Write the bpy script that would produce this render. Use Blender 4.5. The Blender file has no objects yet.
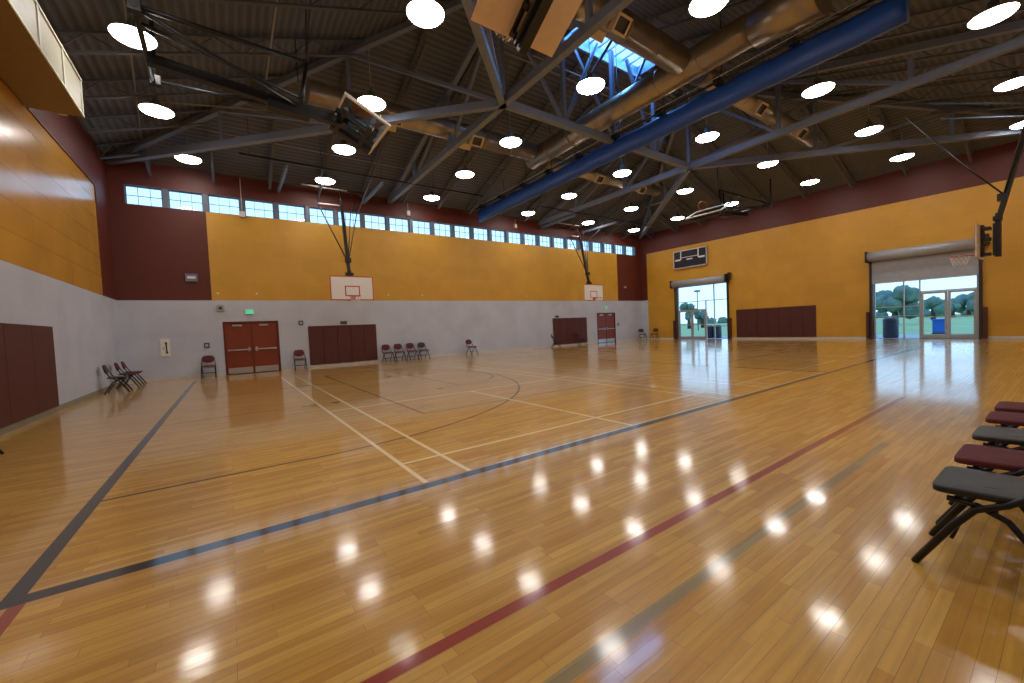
import bpy, bmesh, math, random
from mathutils import Vector, Matrix
random.seed(7)
PI = math.pi
SC = bpy.context.scene
COL = SC.collection

# ------------------------------------------------------------------ camera
cd = bpy.data.cameras.new('camera'); cam = bpy.data.objects.new('camera', cd); COL.objects.link(cam)
fw = Vector((0.57470782, 0.8175803, -0.0356845)); rt = Vector((0.8163346, -0.57580604, -0.04522408)); up = rt.cross(fw)
m = Matrix((rt, up, -fw)).transposed().to_4x4(); m.translation = Vector((3.255, -20.078, 1.4346))
cam.matrix_world = m
cd.sensor_width = 36; cd.lens = 36 * 400.95 / 1024; cd.clip_start = .05; cd.clip_end = 500
SC.camera = cam

# ------------------------------------------------------------------ world, light, exposure
w = bpy.data.worlds.new('sky'); SC.world = w; w.use_nodes = True
nt = w.node_tree; nt.nodes.clear()
wo = nt.nodes.new('ShaderNodeOutputWorld'); bg = nt.nodes.new('ShaderNodeBackground')
tc = nt.nodes.new('ShaderNodeTexCoord'); sx = nt.nodes.new('ShaderNodeSeparateXYZ'); cr = nt.nodes.new('ShaderNodeValToRGB')
nt.links.new(tc.outputs['Generated'], sx.inputs[0]); nt.links.new(sx.outputs['Z'], cr.inputs[0]); nt.links.new(cr.outputs[0], bg.inputs[0])
cr.color_ramp.elements[0].color = (.42, .66, .86, 1); cr.color_ramp.elements[0].position = .0
cr.color_ramp.elements[1].color = (.20, .46, .95, 1); cr.color_ramp.elements[1].position = .9
bg.inputs[1].default_value = 2.3
nt.links.new(bg.outputs[0], wo.inputs[0])
ld = bpy.data.lights.new('skylight_daylight', 'AREA'); ld.shape = 'RECTANGLE'; ld.size = 3.9; ld.size_y = .9
ld.energy = 300; ld.color = (.14, .42, 1)
lo = bpy.data.objects.new('skylight_daylight', ld); lo.location = (15.2, -10.3, 11.75); COL.objects.link(lo)
SC.view_settings.view_transform = 'Standard'; SC.view_settings.look = 'None'
SC.view_settings.gamma = 1; SC.view_settings.use_curve_mapping = False
SC.view_settings.exposure = 0.0
SC.cycles.max_bounces = 8; SC.cycles.diffuse_bounces = 4; SC.cycles.glossy_bounces = 4; SC.cycles.transparent_max_bounces = 12
SC.cycles.sample_clamp_indirect = 6; SC.cycles.use_denoising = True
LAMP_POWER = 32.0

# ------------------------------------------------------------------ materials
def srgb(r, g, b):
    f = lambda c: (c / 12.92 if c <= .04045 else ((c + .055) / 1.055) ** 2.4)
    return tuple(f(x / 255) for x in (r, g, b)) + (1,)
def pm(name, col, rough=.6, metal=0, var=.06, scale=6, bump=0, bscale=40, coat=0, spec=.5):
    mt = bpy.data.materials.new(name); mt.use_nodes = True
    n = mt.node_tree; b = n.nodes['Principled BSDF']
    c = srgb(*col)
    t = n.nodes.new('ShaderNodeTexCoord'); no = n.nodes.new('ShaderNodeTexNoise'); no.inputs['Scale'].default_value = scale; no.inputs['Detail'].default_value = 3
    n.links.new(t.outputs['Object'], no.inputs['Vector'])
    r = n.nodes.new('ShaderNodeValToRGB'); r.color_ramp.elements[0].position = .3; r.color_ramp.elements[1].position = .7
    r.color_ramp.elements[0].color = tuple(x * (1 - var) for x in c[:3]) + (1,); r.color_ramp.elements[1].color = tuple(min(1, x * (1 + var)) for x in c[:3]) + (1,)
    n.links.new(no.outputs['Fac'], r.inputs[0]); n.links.new(r.outputs[0], b.inputs['Base Color'])
    b.inputs['Roughness'].default_value = rough; b.inputs['Metallic'].default_value = metal; b.inputs['Specular IOR Level'].default_value = spec
    if coat: b.inputs['Coat Weight'].default_value = coat; b.inputs['Coat Roughness'].default_value = .12
    if bump:
        n2 = n.nodes.new('ShaderNodeTexNoise'); n2.inputs['Scale'].default_value = bscale; n.links.new(t.outputs['Object'], n2.inputs['Vector'])
        bp = n.nodes.new('ShaderNodeBump'); bp.inputs['Strength'].default_value = bump; bp.inputs['Distance'].default_value = .01
        n.links.new(n2.outputs['Fac'], bp.inputs['Height']); n.links.new(bp.outputs[0], b.inputs['Normal'])
    return mt
def emat(name, col, s):
    mt = bpy.data.materials.new(name); mt.use_nodes = True; n = mt.node_tree; b = n.nodes['Principled BSDF']
    b.inputs['Base Color'].default_value = srgb(*col); b.inputs['Emission Color'].default_value = srgb(*col); b.inputs['Emission Strength'].default_value = s
    return mt
def glassmat(name, tint=(1, 1, 1), g=.015):
    mt = bpy.data.materials.new(name); mt.use_nodes = True; n = mt.node_tree; n.nodes.clear()
    o = n.nodes.new('ShaderNodeOutputMaterial'); mx = n.nodes.new('ShaderNodeMixShader'); tr = n.nodes.new('ShaderNodeBsdfTransparent'); gl = n.nodes.new('ShaderNodeBsdfGlossy')
    tr.inputs[0].default_value = tint + (1,); gl.inputs['Roughness'].default_value = .03; mx.inputs[0].default_value = g
    n.links.new(tr.outputs[0], mx.inputs[1]); n.links.new(gl.outputs[0], mx.inputs[2]); n.links.new(mx.outputs[0], o.inputs[0])
    return mt
def wallmat(name, col, rough, axis, bw, bh, var=.05, mortar=.93, bump=.15, spec=.5, blot=.08):
    """painted block or panel wall; axis = horizontal world axis of the wall"""
    mt = bpy.data.materials.new(name); mt.use_nodes = True; n = mt.node_tree; L = n.links; b = n.nodes['Principled BSDF']
    g = n.nodes.new('ShaderNodeNewGeometry'); s = n.nodes.new('ShaderNodeSeparateXYZ'); cb = n.nodes.new('ShaderNodeCombineXYZ')
    L.new(g.outputs['Position'], s.inputs[0]); L.new(s.outputs[axis], cb.inputs[0]); L.new(s.outputs['Z'], cb.inputs[1])
    br = n.nodes.new('ShaderNodeTexBrick'); br.inputs['Scale'].default_value = 1; br.inputs['Brick Width'].default_value = bw; br.inputs['Row Height'].default_value = bh
    br.inputs['Mortar Size'].default_value = .006; br.inputs['Mortar Smooth'].default_value = .3; br.offset = .5 if bh < 1 else 0
    c = srgb(*col)[:3]
    br.inputs['Color1'].default_value = tuple(x * (1 - var) for x in c) + (1,); br.inputs['Color2'].default_value = tuple(min(1, x * (1 + var)) for x in c) + (1,)
    br.inputs['Mortar'].default_value = tuple(x * mortar for x in c) + (1,)
    L.new(cb.outputs[0], br.inputs['Vector'])
    no = n.nodes.new('ShaderNodeTexNoise'); no.inputs['Scale'].default_value = .9; no.inputs['Detail'].default_value = 5; L.new(g.outputs['Position'], no.inputs['Vector'])
    mr = n.nodes.new('ShaderNodeMapRange'); mr.inputs[1].default_value = .3; mr.inputs[2].default_value = .7; mr.inputs[3].default_value = 1 - blot; mr.inputs[4].default_value = 1 + blot
    L.new(no.outputs['Fac'], mr.inputs[0])
    mx = n.nodes.new('ShaderNodeMix'); mx.data_type = 'RGBA'; mx.blend_type = 'MULTIPLY'; mx.inputs[0].default_value = 1
    L.new(br.outputs['Color'], mx.inputs[6]); L.new(mr.outputs[0], mx.inputs[7]); L.new(mx.outputs[2], b.inputs['Base Color'])
    bp = n.nodes.new('ShaderNodeBump'); bp.inputs['Strength'].default_value = bump; bp.inputs['Distance'].default_value = .004; bp.invert = True
    L.new(br.outputs['Fac'], bp.inputs['Height']); L.new(bp.outputs[0], b.inputs['Normal'])
    b.inputs['Roughness'].default_value = rough; b.inputs['Specular IOR Level'].default_value = spec
    return mt
def deckmat(name, axis):
    mt = bpy.data.materials.new(name); mt.use_nodes = True; n = mt.node_tree; L = n.links; b = n.nodes['Principled BSDF']
    g = n.nodes.new('ShaderNodeNewGeometry'); s = n.nodes.new('ShaderNodeSeparateXYZ'); L.new(g.outputs['Position'], s.inputs[0])
    mu = n.nodes.new('ShaderNodeMath'); mu.operation = 'MULTIPLY'; mu.inputs[1].default_value = 2 * PI / .19; L.new(s.outputs[axis], mu.inputs[0])
    si = n.nodes.new('ShaderNodeMath'); si.operation = 'SINE'; L.new(mu.outputs[0], si.inputs[0])
    r = n.nodes.new('ShaderNodeValToRGB'); r.color_ramp.elements[0].position = .1; r.color_ramp.elements[1].position = .4
    r.color_ramp.elements[0].color = srgb(80, 84, 94); r.color_ramp.elements[1].color = srgb(98, 101, 111)
    L.new(si.outputs[0], r.inputs[0]); L.new(r.outputs[0], b.inputs['Base Color'])
    bp = n.nodes.new('ShaderNodeBump'); bp.inputs['Strength'].default_value = .5; bp.inputs['Distance'].default_value = .02
    L.new(si.outputs[0], bp.inputs['Height']); L.new(bp.outputs[0], b.inputs['Normal']); b.inputs['Roughness'].default_value = .6
    return mt

def floor_material():
    mt = bpy.data.materials.new('maple_floor'); mt.use_nodes = True; n = mt.node_tree; L = n.links; b = n.nodes['Principled BSDF']
    g = n.nodes.new('ShaderNodeNewGeometry'); s = n.nodes.new('ShaderNodeSeparateXYZ'); L.new(g.outputs['Position'], s.inputs[0])
    def math_(op, a, b_=None, c=None):
        q = n.nodes.new('ShaderNodeMath'); q.operation = op
        for i, v in enumerate((a, b_, c)):
            if v is None: continue
            if isinstance(v, (int, float)): q.inputs[i].default_value = v
            else: L.new(v, q.inputs[i])
        return q.outputs[0]
    X, Y = s.outputs['X'], s.outputs['Y']
    def rect(x0, x1, y0, y1):
        return math_('MULTIPLY', math_('COMPARE', X, (x0 + x1) / 2, abs(x1 - x0) / 2), math_('COMPARE', Y, (y0 + y1) / 2, abs(y1 - y0) / 2))
    def arc(cx, cy, r, wd, xmin=None, xmax=None):
        dx = math_('SUBTRACT', X, cx); dy = math_('SUBTRACT', Y, cy)
        d = math_('SQRT', math_('ADD', math_('MULTIPLY', dx, dx), math_('MULTIPLY', dy, dy)))
        o = math_('COMPARE', d, r, wd / 2)
        if xmin is not None: o = math_('MULTIPLY', o, math_('GREATER_THAN', X, xmin))
        if xmax is not None: o = math_('MULTIPLY', o, math_('LESS_THAN', X, xmax))
        return o
    def union(l):
        o = l[0]
        for q in l[1:]: o = math_('MAXIMUM', o, q)
        return o
    # planks along X
    cb = n.nodes.new('ShaderNodeCombineXYZ'); L.new(X, cb.inputs[0]); L.new(Y, cb.inputs[1])
    br = n.nodes.new('ShaderNodeTexBrick'); br.inputs['Scale'].default_value = 1; br.inputs['Brick Width'].default_value = .8; br.inputs['Row Height'].default_value = .058
    br.inputs['Mortar Size'].default_value = .0011; br.inputs['Mortar Smooth'].default_value = .4; br.offset = .37; br.offset_frequency = 3; br.squash = .7; br.squash_frequency = 4
    br.inputs['Color1'].default_value = srgb(222, 174, 82); br.inputs['Color2'].default_value = srgb(196, 142, 54); br.inputs['Mortar'].default_value = srgb(140, 96, 44)
    L.new(cb.outputs[0], br.inputs['Vector'])
    mp = n.nodes.new('ShaderNodeMapping'); mp.inputs['Scale'].default_value = (.9, 14, 1); L.new(cb.outputs[0], mp.inputs[0])
    no = n.nodes.new('ShaderNodeTexNoise'); no.inputs['Scale'].default_value = 2.2; no.inputs['Detail'].default_value = 6; L.new(mp.outputs[0], no.inputs['Vector'])
    mr = n.nodes.new('ShaderNodeMapRange'); mr.inputs[1].default_value = .3; mr.inputs[2].default_value = .7; mr.inputs[3].default_value = .84; mr.inputs[4].default_value = 1.10; L.new(no.outputs['Fac'], mr.inputs[0])
    mx = n.nodes.new('ShaderNodeMix'); mx.data_type = 'RGBA'; mx.blend_type = 'MULTIPLY'; mx.inputs[0].default_value = 1
    L.new(br.outputs['Color'], mx.inputs[6]); L.new(mr.outputs[0], mx.inputs[7])
    cur = mx.outputs[2]
    def paint(mask, col, fac=1.0):
        nonlocal cur
        q = n.nodes.new('ShaderNodeMix'); q.data_type = 'RGBA'
        L.new(math_('MULTIPLY', mask, fac), q.inputs[0]); L.new(cur, q.inputs[6]); q.inputs[7].default_value = srgb(*col); cur = q.outputs[2]
    # volleyball and key lines, thin and dark
    t = .025
    CY = -9.0
    dark = []
    for y in (-13.5, -4.5): dark.append(rect(5.95, 24.1, y - t, y + t))
    for x in (5.95, 24.1): dark.append(rect(x - t, x + t, -13.5, -4.5))
    for cx, sg in ((3.75, 1), (26.35, -1)):
        ft = 8.05 if sg > 0 else 22.05
        end = 2.17 if sg > 0 else 27.93
        a, c_ = sorted((end, ft))
        for y in (-10.86, -7.14): dark.append(rect(a, c_, y - .02, y + .02))
        dark.append(rect(ft - t, ft + t, -10.86, -7.14))
        dark.append(arc(ft, CY, 1.83, .05, **({'xmin': ft} if sg > 0 else {'xmax': ft})))
    paint(union(dark), (84, 44, 22), .85)
    dk = []
    for cx, sg in ((3.95, 1), (26.15, -1)):
        end = 2.17 if sg > 0 else 27.93
        a, c_ = sorted((end, cx))
        for y in (-14.86, -2.94): dk.append(rect(a, c_, y - t, y + t))
        dk.append(arc(cx, -8.9, 5.98, .05, **({'xmin': cx} if sg > 0 else {'xmax': cx})))
        for y in (-10.9, -7.1): dk.append(rect(*sorted((end + sg * 2.2, end + sg * 2.55)), y - .06, y + .06))
        for q in (-.95, 1.25):
            for y in (-10.95, -7.05): dk.append(arc(end + sg * (3.9 + q * 1.1), y, .04, .08))
    paint(union(dk), (58, 34, 22), .9)
    # cream badminton courts
    cream = []
    h = .024
    for x0 in (4.70, 12.0, 19.3):
        for x in (x0, x0 + .47, x0 + 5.63, x0 + 6.1): cream.append(rect(x - h, x + h, -16.5, -3.2))
        for y in (-15.82, -11.92, -7.92, -3.98, -3.2): cream.append(rect(x0, x0 + 6.1, y - h, y + h))
        cream.append(rect(x0 + 3.05 - h, x0 + 3.05 + h, -16.5, -11.92)); cream.append(rect(x0 + 3.05 - h, x0 + 3.05 + h, -7.92, -3.2))
    paint(union(cream), (250, 232, 190), .95)
    # side line: a pale stripe beside the black one, thick black boundary
    paint(rect(5.5, 27.98, -16.52, -16.485), (215, 210, 200))
    paint(union([rect(2.10, 2.20, -16.64, -1.4), rect(27.88, 27.98, -16.64, -1.4), rect(2.10, 27.98, -16.64, -16.52), rect(2.1, 27.98, -1.5, -1.4), rect(15.0, 15.1, -16.64, -1.4)]), (38, 38, 34))
    paint(union([rect(2.16, 12.2, -18.44, -18.37), rect(2.16, 2.23, -18.44, -16.64)]), (150, 36, 34), .92)
    paint(rect(3.2, 9, -18.9, -18.83), (84, 118, 104), .5)
    L.new(cur, b.inputs['Base Color'])
    # sheen and unevenness of the finish
    b.inputs['Roughness'].default_value = .3; b.inputs['Coat Weight'].default_value = 1.0; b.inputs['Coat IOR'].default_value = 1.34; b.inputs['Specular IOR Level'].default_value = .25
    n3 = n.nodes.new('ShaderNodeTexNoise'); n3.inputs['Scale'].default_value = 1.3; n3.inputs['Detail'].default_value = 4; L.new(cb.outputs[0], n3.inputs['Vector'])
    rr = n.nodes.new('ShaderNodeMapRange'); rr.inputs[1].default_value = .3; rr.inputs[2].default_value = .7; rr.inputs[3].default_value = .075; rr.inputs[4].default_value = .12
    L.new(n3.outputs['Fac'], rr.inputs[0]); L.new(rr.outputs[0], b.inputs['Coat Roughness'])
    mp2 = n.nodes.new('ShaderNodeMapping'); mp2.inputs['Scale'].default_value = (1.2, 17, 1); L.new(cb.outputs[0], mp2.inputs[0])
    n4 = n.nodes.new('ShaderNodeTexNoise'); n4.inputs['Scale'].default_value = 1; n4.inputs['Detail'].default_value = 2; L.new(mp2.outputs[0], n4.inputs['Vector'])
    su = math_('SUBTRACT', n4.outputs['Fac'], math_('MULTIPLY', br.outputs['Fac'], .5))
    bp = n.nodes.new('ShaderNodeBump'); bp.inputs['Strength'].default_value = .4; bp.inputs['Distance'].default_value = .0011
    L.new(su, bp.inputs['Height']); L.new(bp.outputs[0], b.inputs['Normal']); L.new(bp.outputs[0], b.inputs['Coat Normal'])
    return mt

M = {}
M['floor'] = floor_material()
M['greyA'] = wallmat('grey_block_back', (192, 197, 210), .55, 'X', .406, .203, .012, .95)
M['greyL'] = wallmat('grey_block_side', (192, 197, 210), .5, 'Y', .406, .203, .012, .95)
M['pier'] = pm('blue_grey_pier', (104, 112, 128), .5)
M['yelA'] = wallmat('ochre_panel_back', (206, 154, 52), .42, 'X', 1.22, .61, .03, .93, .1, blot=.07)
M['yelB'] = wallmat('ochre_panel_right', (208, 154, 48), .42, 'Y', 1.22, .61, .03, .93, .1, blot=.07)
M['yelL'] = wallmat('ochre_panel_left', (206, 152, 56), .2, 'Y', 4.88, .61, .04, .45, .2, blot=.10, spec=1)
M['red'] = pm('maroon_wall', (94, 37, 26), .52, var=.07, scale=1.2)
M['pad'] = pm('maroon_vinyl', (82, 31, 25), .55, var=.05, bump=.1, bscale=60)
M['padline'] = pm('pad_seam', (52, 20, 22), .6)
M['door'] = pm('oxblood_door', (126, 52, 28), .4, var=.05)
M['doorframe'] = pm('oxblood_frame', (100, 38, 24), .4)
M['base'] = pm('cream_base', (205, 200, 190), .5)
M['baseL'] = pm('olive_grey_base', (140, 136, 116), .5)
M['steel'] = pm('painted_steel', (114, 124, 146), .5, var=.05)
M['curbpaint'] = pm('curb_blue_grey', (70, 92, 128), .5)
M['joist'] = pm('joist_steel', (88, 90, 98), .55)
M['galv'] = pm('galvanised_duct', (168, 156, 136), .34, .75, var=.12, scale=2.5, bump=.08, bscale=6)
M['register'] = pm('tan_register', (206, 184, 150), .5)
M['black'] = pm('black_steel', (24, 24, 26), .4)
M['blackpl'] = pm('black_plastic', (20, 20, 21), .4)
M['chrome'] = pm('satin_metal', (188, 188, 190), .3, .9, var=.02)
M['alu'] = pm('aluminium', (172, 178, 180), .4, .3)
M['alud'] = pm('bronze_channel', (52, 42, 38), .4, .2)
M['white'] = pm('white_board', (236, 232, 226), .35, var=.02)
M['plain'] = pm('white_plastic', (212, 210, 204), .45)
M['tanback'] = pm('birch_board_back', (234, 208, 180), .5, var=.04)
M['orange'] = pm('orange_paint', (196, 70, 34), .45)
M['net'] = pm('white_cord', (225, 220, 212), .8)
M['lens'] = emat('lamp_lens', (255, 249, 243), LAMP_POWER)
M['lamphousing'] = pm('lamp_housing', (110, 108, 104), .5)
M['cord'] = pm('pale_cord', (150, 146, 138), .6)
M['blue'] = pm('blue_vinyl', (24, 66, 140), .45, var=.06, scale=1.5, bump=.2, bscale=3)
M['bluewin'] = pm('blue_grey_frame', (92, 112, 134), .5)
M['glass'] = glassmat('window_glass', (.95, .98, 1))
M['bglass'] = glassmat('board_glass', (.66, .76, .76), .3)
M['cream'] = pm('cream_panel', (184, 182, 160), .55)
M['creamrib'] = pm('cream_rib', (210, 208, 190), .55)
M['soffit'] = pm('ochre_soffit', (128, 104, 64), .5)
M['seatred'] = pm('maroon_fabric', (98, 40, 44), .85, var=.1, scale=60, bump=.3, bscale=250)
M['seatblk'] = pm('charcoal_vinyl', (36, 38, 37), .5, var=.1, scale=30, bump=.15, bscale=200)
M['frame'] = pm('dark_tube', (30, 29, 31), .35, .3)
M['shutter'] = pm('grey_shutter', (170, 172, 178), .4, .2)
M['scorebd'] = pm('scoreboard_navy', (30, 30, 46), .4)
M['green'] = emat('exit_green', (50, 185, 140), 1.0)
M['darkgrey'] = pm('dark_grey', (70, 68, 68), .5)
M['grass'] = pm('grass', (150, 168, 110), .9, var=.2, scale=.5)
M['concrete'] = pm('concrete', (176, 176, 170), .8, var=.08)
M['leaf'] = pm('tree_leaves', (92, 118, 104), .9, var=.3, scale=1.5, bump=1, bscale=4)
M['bark'] = pm('bark', (80, 64, 52), .9)
M['bin'] = pm('bin_blue_grey', (38, 52, 74), .5)
M['blueobj'] = pm('blue_box', (40, 110, 190), .5)
M['deckX'] = deckmat('deck_ribs_along_side', 'X'); M['deckY'] = deckmat('deck_ribs_along_back', 'Y')

# ------------------------------------------------------------------ mesh helpers
class MB:
    def __init__(s): s.bm = bmesh.new(); s.mats = []
    def mi(s, m):
        if m not in s.mats: s.mats.append(m)
        return s.mats.index(m)
    def face(s, pts, m, smooth=False):
        vs = [s.bm.verts.new(p) for p in pts]
        f = s.bm.faces.new(vs); f.material_index = s.mi(m); f.smooth = smooth; return f
    def box(s, x0, x1, y0, y1, z0, z1, m, bev=0):
        x0, x1 = sorted((x0, x1)); y0, y1 = sorted((y0, y1)); z0, z1 = sorted((z0, z1))
        v = [s.bm.verts.new((x, y, z)) for x in (x0, x1) for y in (y0, y1) for z in (z0, z1)]
        fs = []
        for q in ((0, 1, 3, 2), (4, 6, 7, 5), (0, 4, 5, 1), (2, 3, 7, 6), (0, 2, 6, 4), (1, 5, 7, 3)):
            f = s.bm.faces.new([v[i] for i in q]); f.material_index = s.mi(m); fs.append(f)
        if bev:
            es = {e for f in fs for e in f.edges}
            bmesh.ops.bevel(s.bm, geom=list(es), offset=bev, segments=2, affect='EDGES', profile=.6)
        return s
    def bar(s, a, b, wd, ht, m):
        """rectangular bar from a to b; ht measured in the vertical plane"""
        a, b = Vector(a), Vector(b); d = (b - a).normalized()
        u = d.cross(Vector((0, 0, 1)))
        if u.length < .01: u = Vector((1, 0, 0))
        u.normalize(); v = u.cross(d)
        q = [s.bm.verts.new(p + u * i * wd / 2 + v * j * ht / 2) for p in (a, b) for i, j in ((-1, -1), (1, -1), (1, 1), (-1, 1))]
        for f in ((0, 1, 2, 3), (7, 6, 5, 4), (0, 4, 5, 1), (1, 5, 6, 2), (2, 6, 7, 3), (3, 7, 4, 0)):
            s.bm.faces.new([q[i] for i in f]).material_index = s.mi(m)
        return s
    def tube(s, pts, r, m, n=8, closed=False):
        pts = [Vector(p) for p in pts]; rings = []; N = len(pts)
        prev = None
        for i, p in enumerate(pts):
            if closed: d = (pts[(i + 1) % N] - pts[i - 1])
            else: d = pts[min(i + 1, N - 1)] - pts[max(i - 1, 0)]
            d.normalize()
            if prev is None:
                u = d.cross(Vector((0, 0, 1)));
                if u.length < .01: u = d.cross(Vector((0, 1, 0)))
            else: u = prev - d * prev.dot(d)
            u.normalize(); v = d.cross(u); prev = u
            rr = r[i] if isinstance(r, (list, tuple)) else r
            rings.append([s.bm.verts.new(p + (u * math.cos(2 * PI * k / n) + v * math.sin(2 * PI * k / n)) * rr) for k in range(n)])
        k_ = s.mi(m)
        for i in range(N if closed else N - 1):
            A, B = rings[i], rings[(i + 1) % N]
            for k in range(n):
                f = s.bm.faces.new((A[k], A[(k + 1) % n], B[(k + 1) % n], B[k])); f.material_index = k_; f.smooth = True
        if not closed:
            for R in (rings[0], rings[-1]):
                try: s.bm.faces.new(R).material_index = k_
                except ValueError: pass
        return s
    def lathe(s, prof, m, n=32, c=(0, 0, 0)):
        rings = []
        for r, z in prof:
            if r < 1e-6: rings.append([s.bm.verts.new((c[0], c[1], c[2] + z))])
            else: rings.append([s.bm.verts.new((c[0] + r * math.cos(2 * PI * k / n), c[1] + r * math.sin(2 * PI * k / n), c[2] + z)) for k in range(n)])
        k_ = s.mi(m)
        for A, B in zip(rings, rings[1:]):
            for k in range(n):
                a = A[k % len(A)], A[(k + 1) % n % len(A)]; b = B[(k + 1) % n % len(B)], B[k % len(B)]
                vs = []
                for q in (*a, *b):
                    if q not in vs: vs.append(q)
                if len(vs) > 2:
                    f = s.bm.faces.new(vs); f.material_index = k_; f.smooth = True
        return s
    def sheet(s, grid, m, thick, nrm):
        """closed slab from a grid of points, thickened along nrm(i,j)"""
        R, Cn = len(grid), len(grid[0]); k_ = s.mi(m)
        A = [[s.bm.verts.new(Vector(p)) for p in row] for row in grid]
        B = [[s.bm.verts.new(Vector(grid[i][j]) + Vector(nrm) * thick) for j in range(Cn)] for i in range(R)]
        for i in range(R - 1):
            for j in range(Cn - 1):
                for G, rev in ((A, 0), (B, 1)):
                    q = [G[i][j], G[i][j + 1], G[i + 1][j + 1], G[i + 1][j]]
                    f = s.bm.faces.new(q[::-1] if rev else q); f.material_index = k_; f.smooth = True
        def side(a, b, c, d): s.bm.faces.new((a, b, c, d)).material_index = k_
        for j in range(Cn - 1):
            side(A[0][j], A[0][j + 1], B[0][j + 1], B[0][j]); side(A[-1][j + 1], A[-1][j], B[-1][j], B[-1][j + 1])
        for i in range(R - 1):
            side(A[i + 1][0], A[i][0], B[i][0], B[i + 1][0]); side(A[i][-1], A[i + 1][-1], B[i + 1][-1], B[i][-1])
        return s
    def build(s, name, parent=None):
        bmesh.ops.recalc_face_normals(s.bm, faces=s.bm.faces[:])
        me = bpy.data.meshes.new(name); s.bm.to_mesh(me); s.bm.free()
        for k in s.mats: me.materials.append(M[k])
        o = bpy.data.objects.new(name, me); COL.objects.link(o)
        if parent: o.parent = parent
        return o
def tag(o, label, cat, group=None, kind=None):
    o['label'] = label; o['category'] = cat
    if group: o['group'] = group
    if kind: o['kind'] = kind
    return o
def struct(o): o['kind'] = 'structure'; return o
def empty(name, loc=(0, 0, 0), rz=0):
    o = bpy.data.objects.new(name, None); o.location = loc; o.rotation_euler = (0, 0, rz); o.empty_display_size = .2; COL.objects.link(o); return o
def copy_tree(o, parent=None):
    c = o.copy(); COL.objects.link(c)
    if parent: c.parent = parent
    for ch in list(o.children): copy_tree(ch, c)
    return c
ORD = ['first', 'second', 'third', 'fourth', 'fifth', 'sixth', 'seventh', 'eighth', 'ninth', 'tenth', 'eleventh', 'twelfth', 'thirteenth', 'fourteenth', 'fifteenth', 'sixteenth',
       'seventeenth', 'eighteenth', 'nineteenth', 'twentieth', 'twenty-first', 'twenty-second', 'twenty-third', 'twenty-fourth']

L, D, EZ, T = 30.1, 20.6, 8.15, .3      # room length, depth, eave height, wall thickness
def roofz(x, y): return EZ + min(x, L - x, -y, D + y) / 3

# ------------------------------------------------------------------ room shell
def wall(name, P0, U, length, zs, holes, zone, inward, extra=()):
    """wall with rectangular holes; zone(u, z) -> material; P0 start, U unit dir, inward = inner normal"""
    us = sorted({0, length, *extra, *[h[0] for h in holes], *[h[1] for h in holes]}); zz = sorted({*zs, *[h[2] for h in holes], *[h[3] for h in holes]})
    mb = MB(); P0, U, N = Vector(P0), Vector(U), Vector(inward)
    pt = lambda u, z, d: P0 + U * u + Vector((0, 0, z)) - N * d
    inh = lambda u, z: any(h[0] < u < h[1] and h[2] < z < h[3] for h in holes)
    for a, b in zip(us, us[1:]):
        for c, d in zip(zz, zz[1:]):
            if inh((a + b) / 2, (c + d) / 2): continue
            k = zone((a + b) / 2, (c + d) / 2)
            mb.face([pt(a, c, 0), pt(b, c, 0), pt(b, d, 0), pt(a, d, 0)], k)
            mb.face([pt(a, c, T), pt(a, d, T), pt(b, d, T), pt(b, c, T)], 'concrete')
    for h in holes:
        k = h[4]; a, b, c, d = h[:4]
        for q in (((a, c), (a, d)), ((b, d), (b, c)), ((a, d), (b, d)), ((b, c), (a, c))):
            mb.face([pt(*q[0], 0), pt(*q[1], 0), pt(*q[1], T), pt(*q[0], T)], k)
    # outer rim
    ze = max(zz)
    mb.face([pt(0, 0, 0), pt(0, 0, T), pt(0, ze, T), pt(0, ze, 0)], 'concrete'); mb.face([pt(length, 0, T), pt(length, 0, 0), pt(length, ze, 0), pt(length, ze, T)], 'concrete')
    mb.face([pt(0, ze, 0), pt(0, ze, T), pt(length, ze, T), pt(length, ze, 0)], 'concrete')
    bmesh.ops.remove_doubles(mb.bm, verts=mb.bm.verts[:], dist=1e-5)
    return struct(mb.build(name))
WB, WT, WW = 6.57, 7.28, 1.05
wx = [.96 + 1.218 * k for k in range(24)]
winh = [(x - WW / 2, x + WW / 2, WB, WT, 'bluewin') for x in wx]
doorsA = [(3.06, 5.02, 0, 2.18), (24.92, 26.88, 0, 2.18)]
def zoneA(u, z):
    if z < 3.05: return 'greyA'
    if WB < z < WT and .5 < u < 29.4: return 'pier'
    if z > WB or u < 2.77 or u > 27.3: return 'red'
    return 'yelA'
wall('wall_back', (0, 0, 0), (1, 0, 0), L, (0, 3.05, WB, EZ + .05), winh + [d + ('doorframe',) for d in doorsA], zoneA, (0, -1, 0), (2.77, 27.3))
def zoneL(u, z):
    if z < 3.05: return 'greyL'
    if z < 6.57 and u > 1.87: return 'yelL'
    return 'red'
wall('wall_left', (0, 0, 0), (0, -1, 0), D, (0, 3.05, 6.57, EZ + .05), [], zoneL, (1, 0, 0), (1.87,))
OB = [(3.02, 6.68, 0, 3.80), (13.95, 17.5, 0, 3.90)]
def zoneB(u, z):
    if z > 6.635: return 'red'
    if u < .58: return 'greyL' if z < 3.05 else 'red'
    return 'yelB'
wall('wall_right', (L, 0, 0), (0, -1, 0), D, (0, 3.05, 6.635, EZ + .05), [o + ('doorframe',) for o in OB], zoneB, (-1, 0, 0), (.58,))
wall('wall_front', (0, -D, 0), (1, 0, 0), L, (0, 3.05, 6.6, EZ + .05), [], lambda u, z: 'greyA' if z < 3.05 else ('red' if z > 6.6 else 'yelA'), (0, 1, 0))
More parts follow.
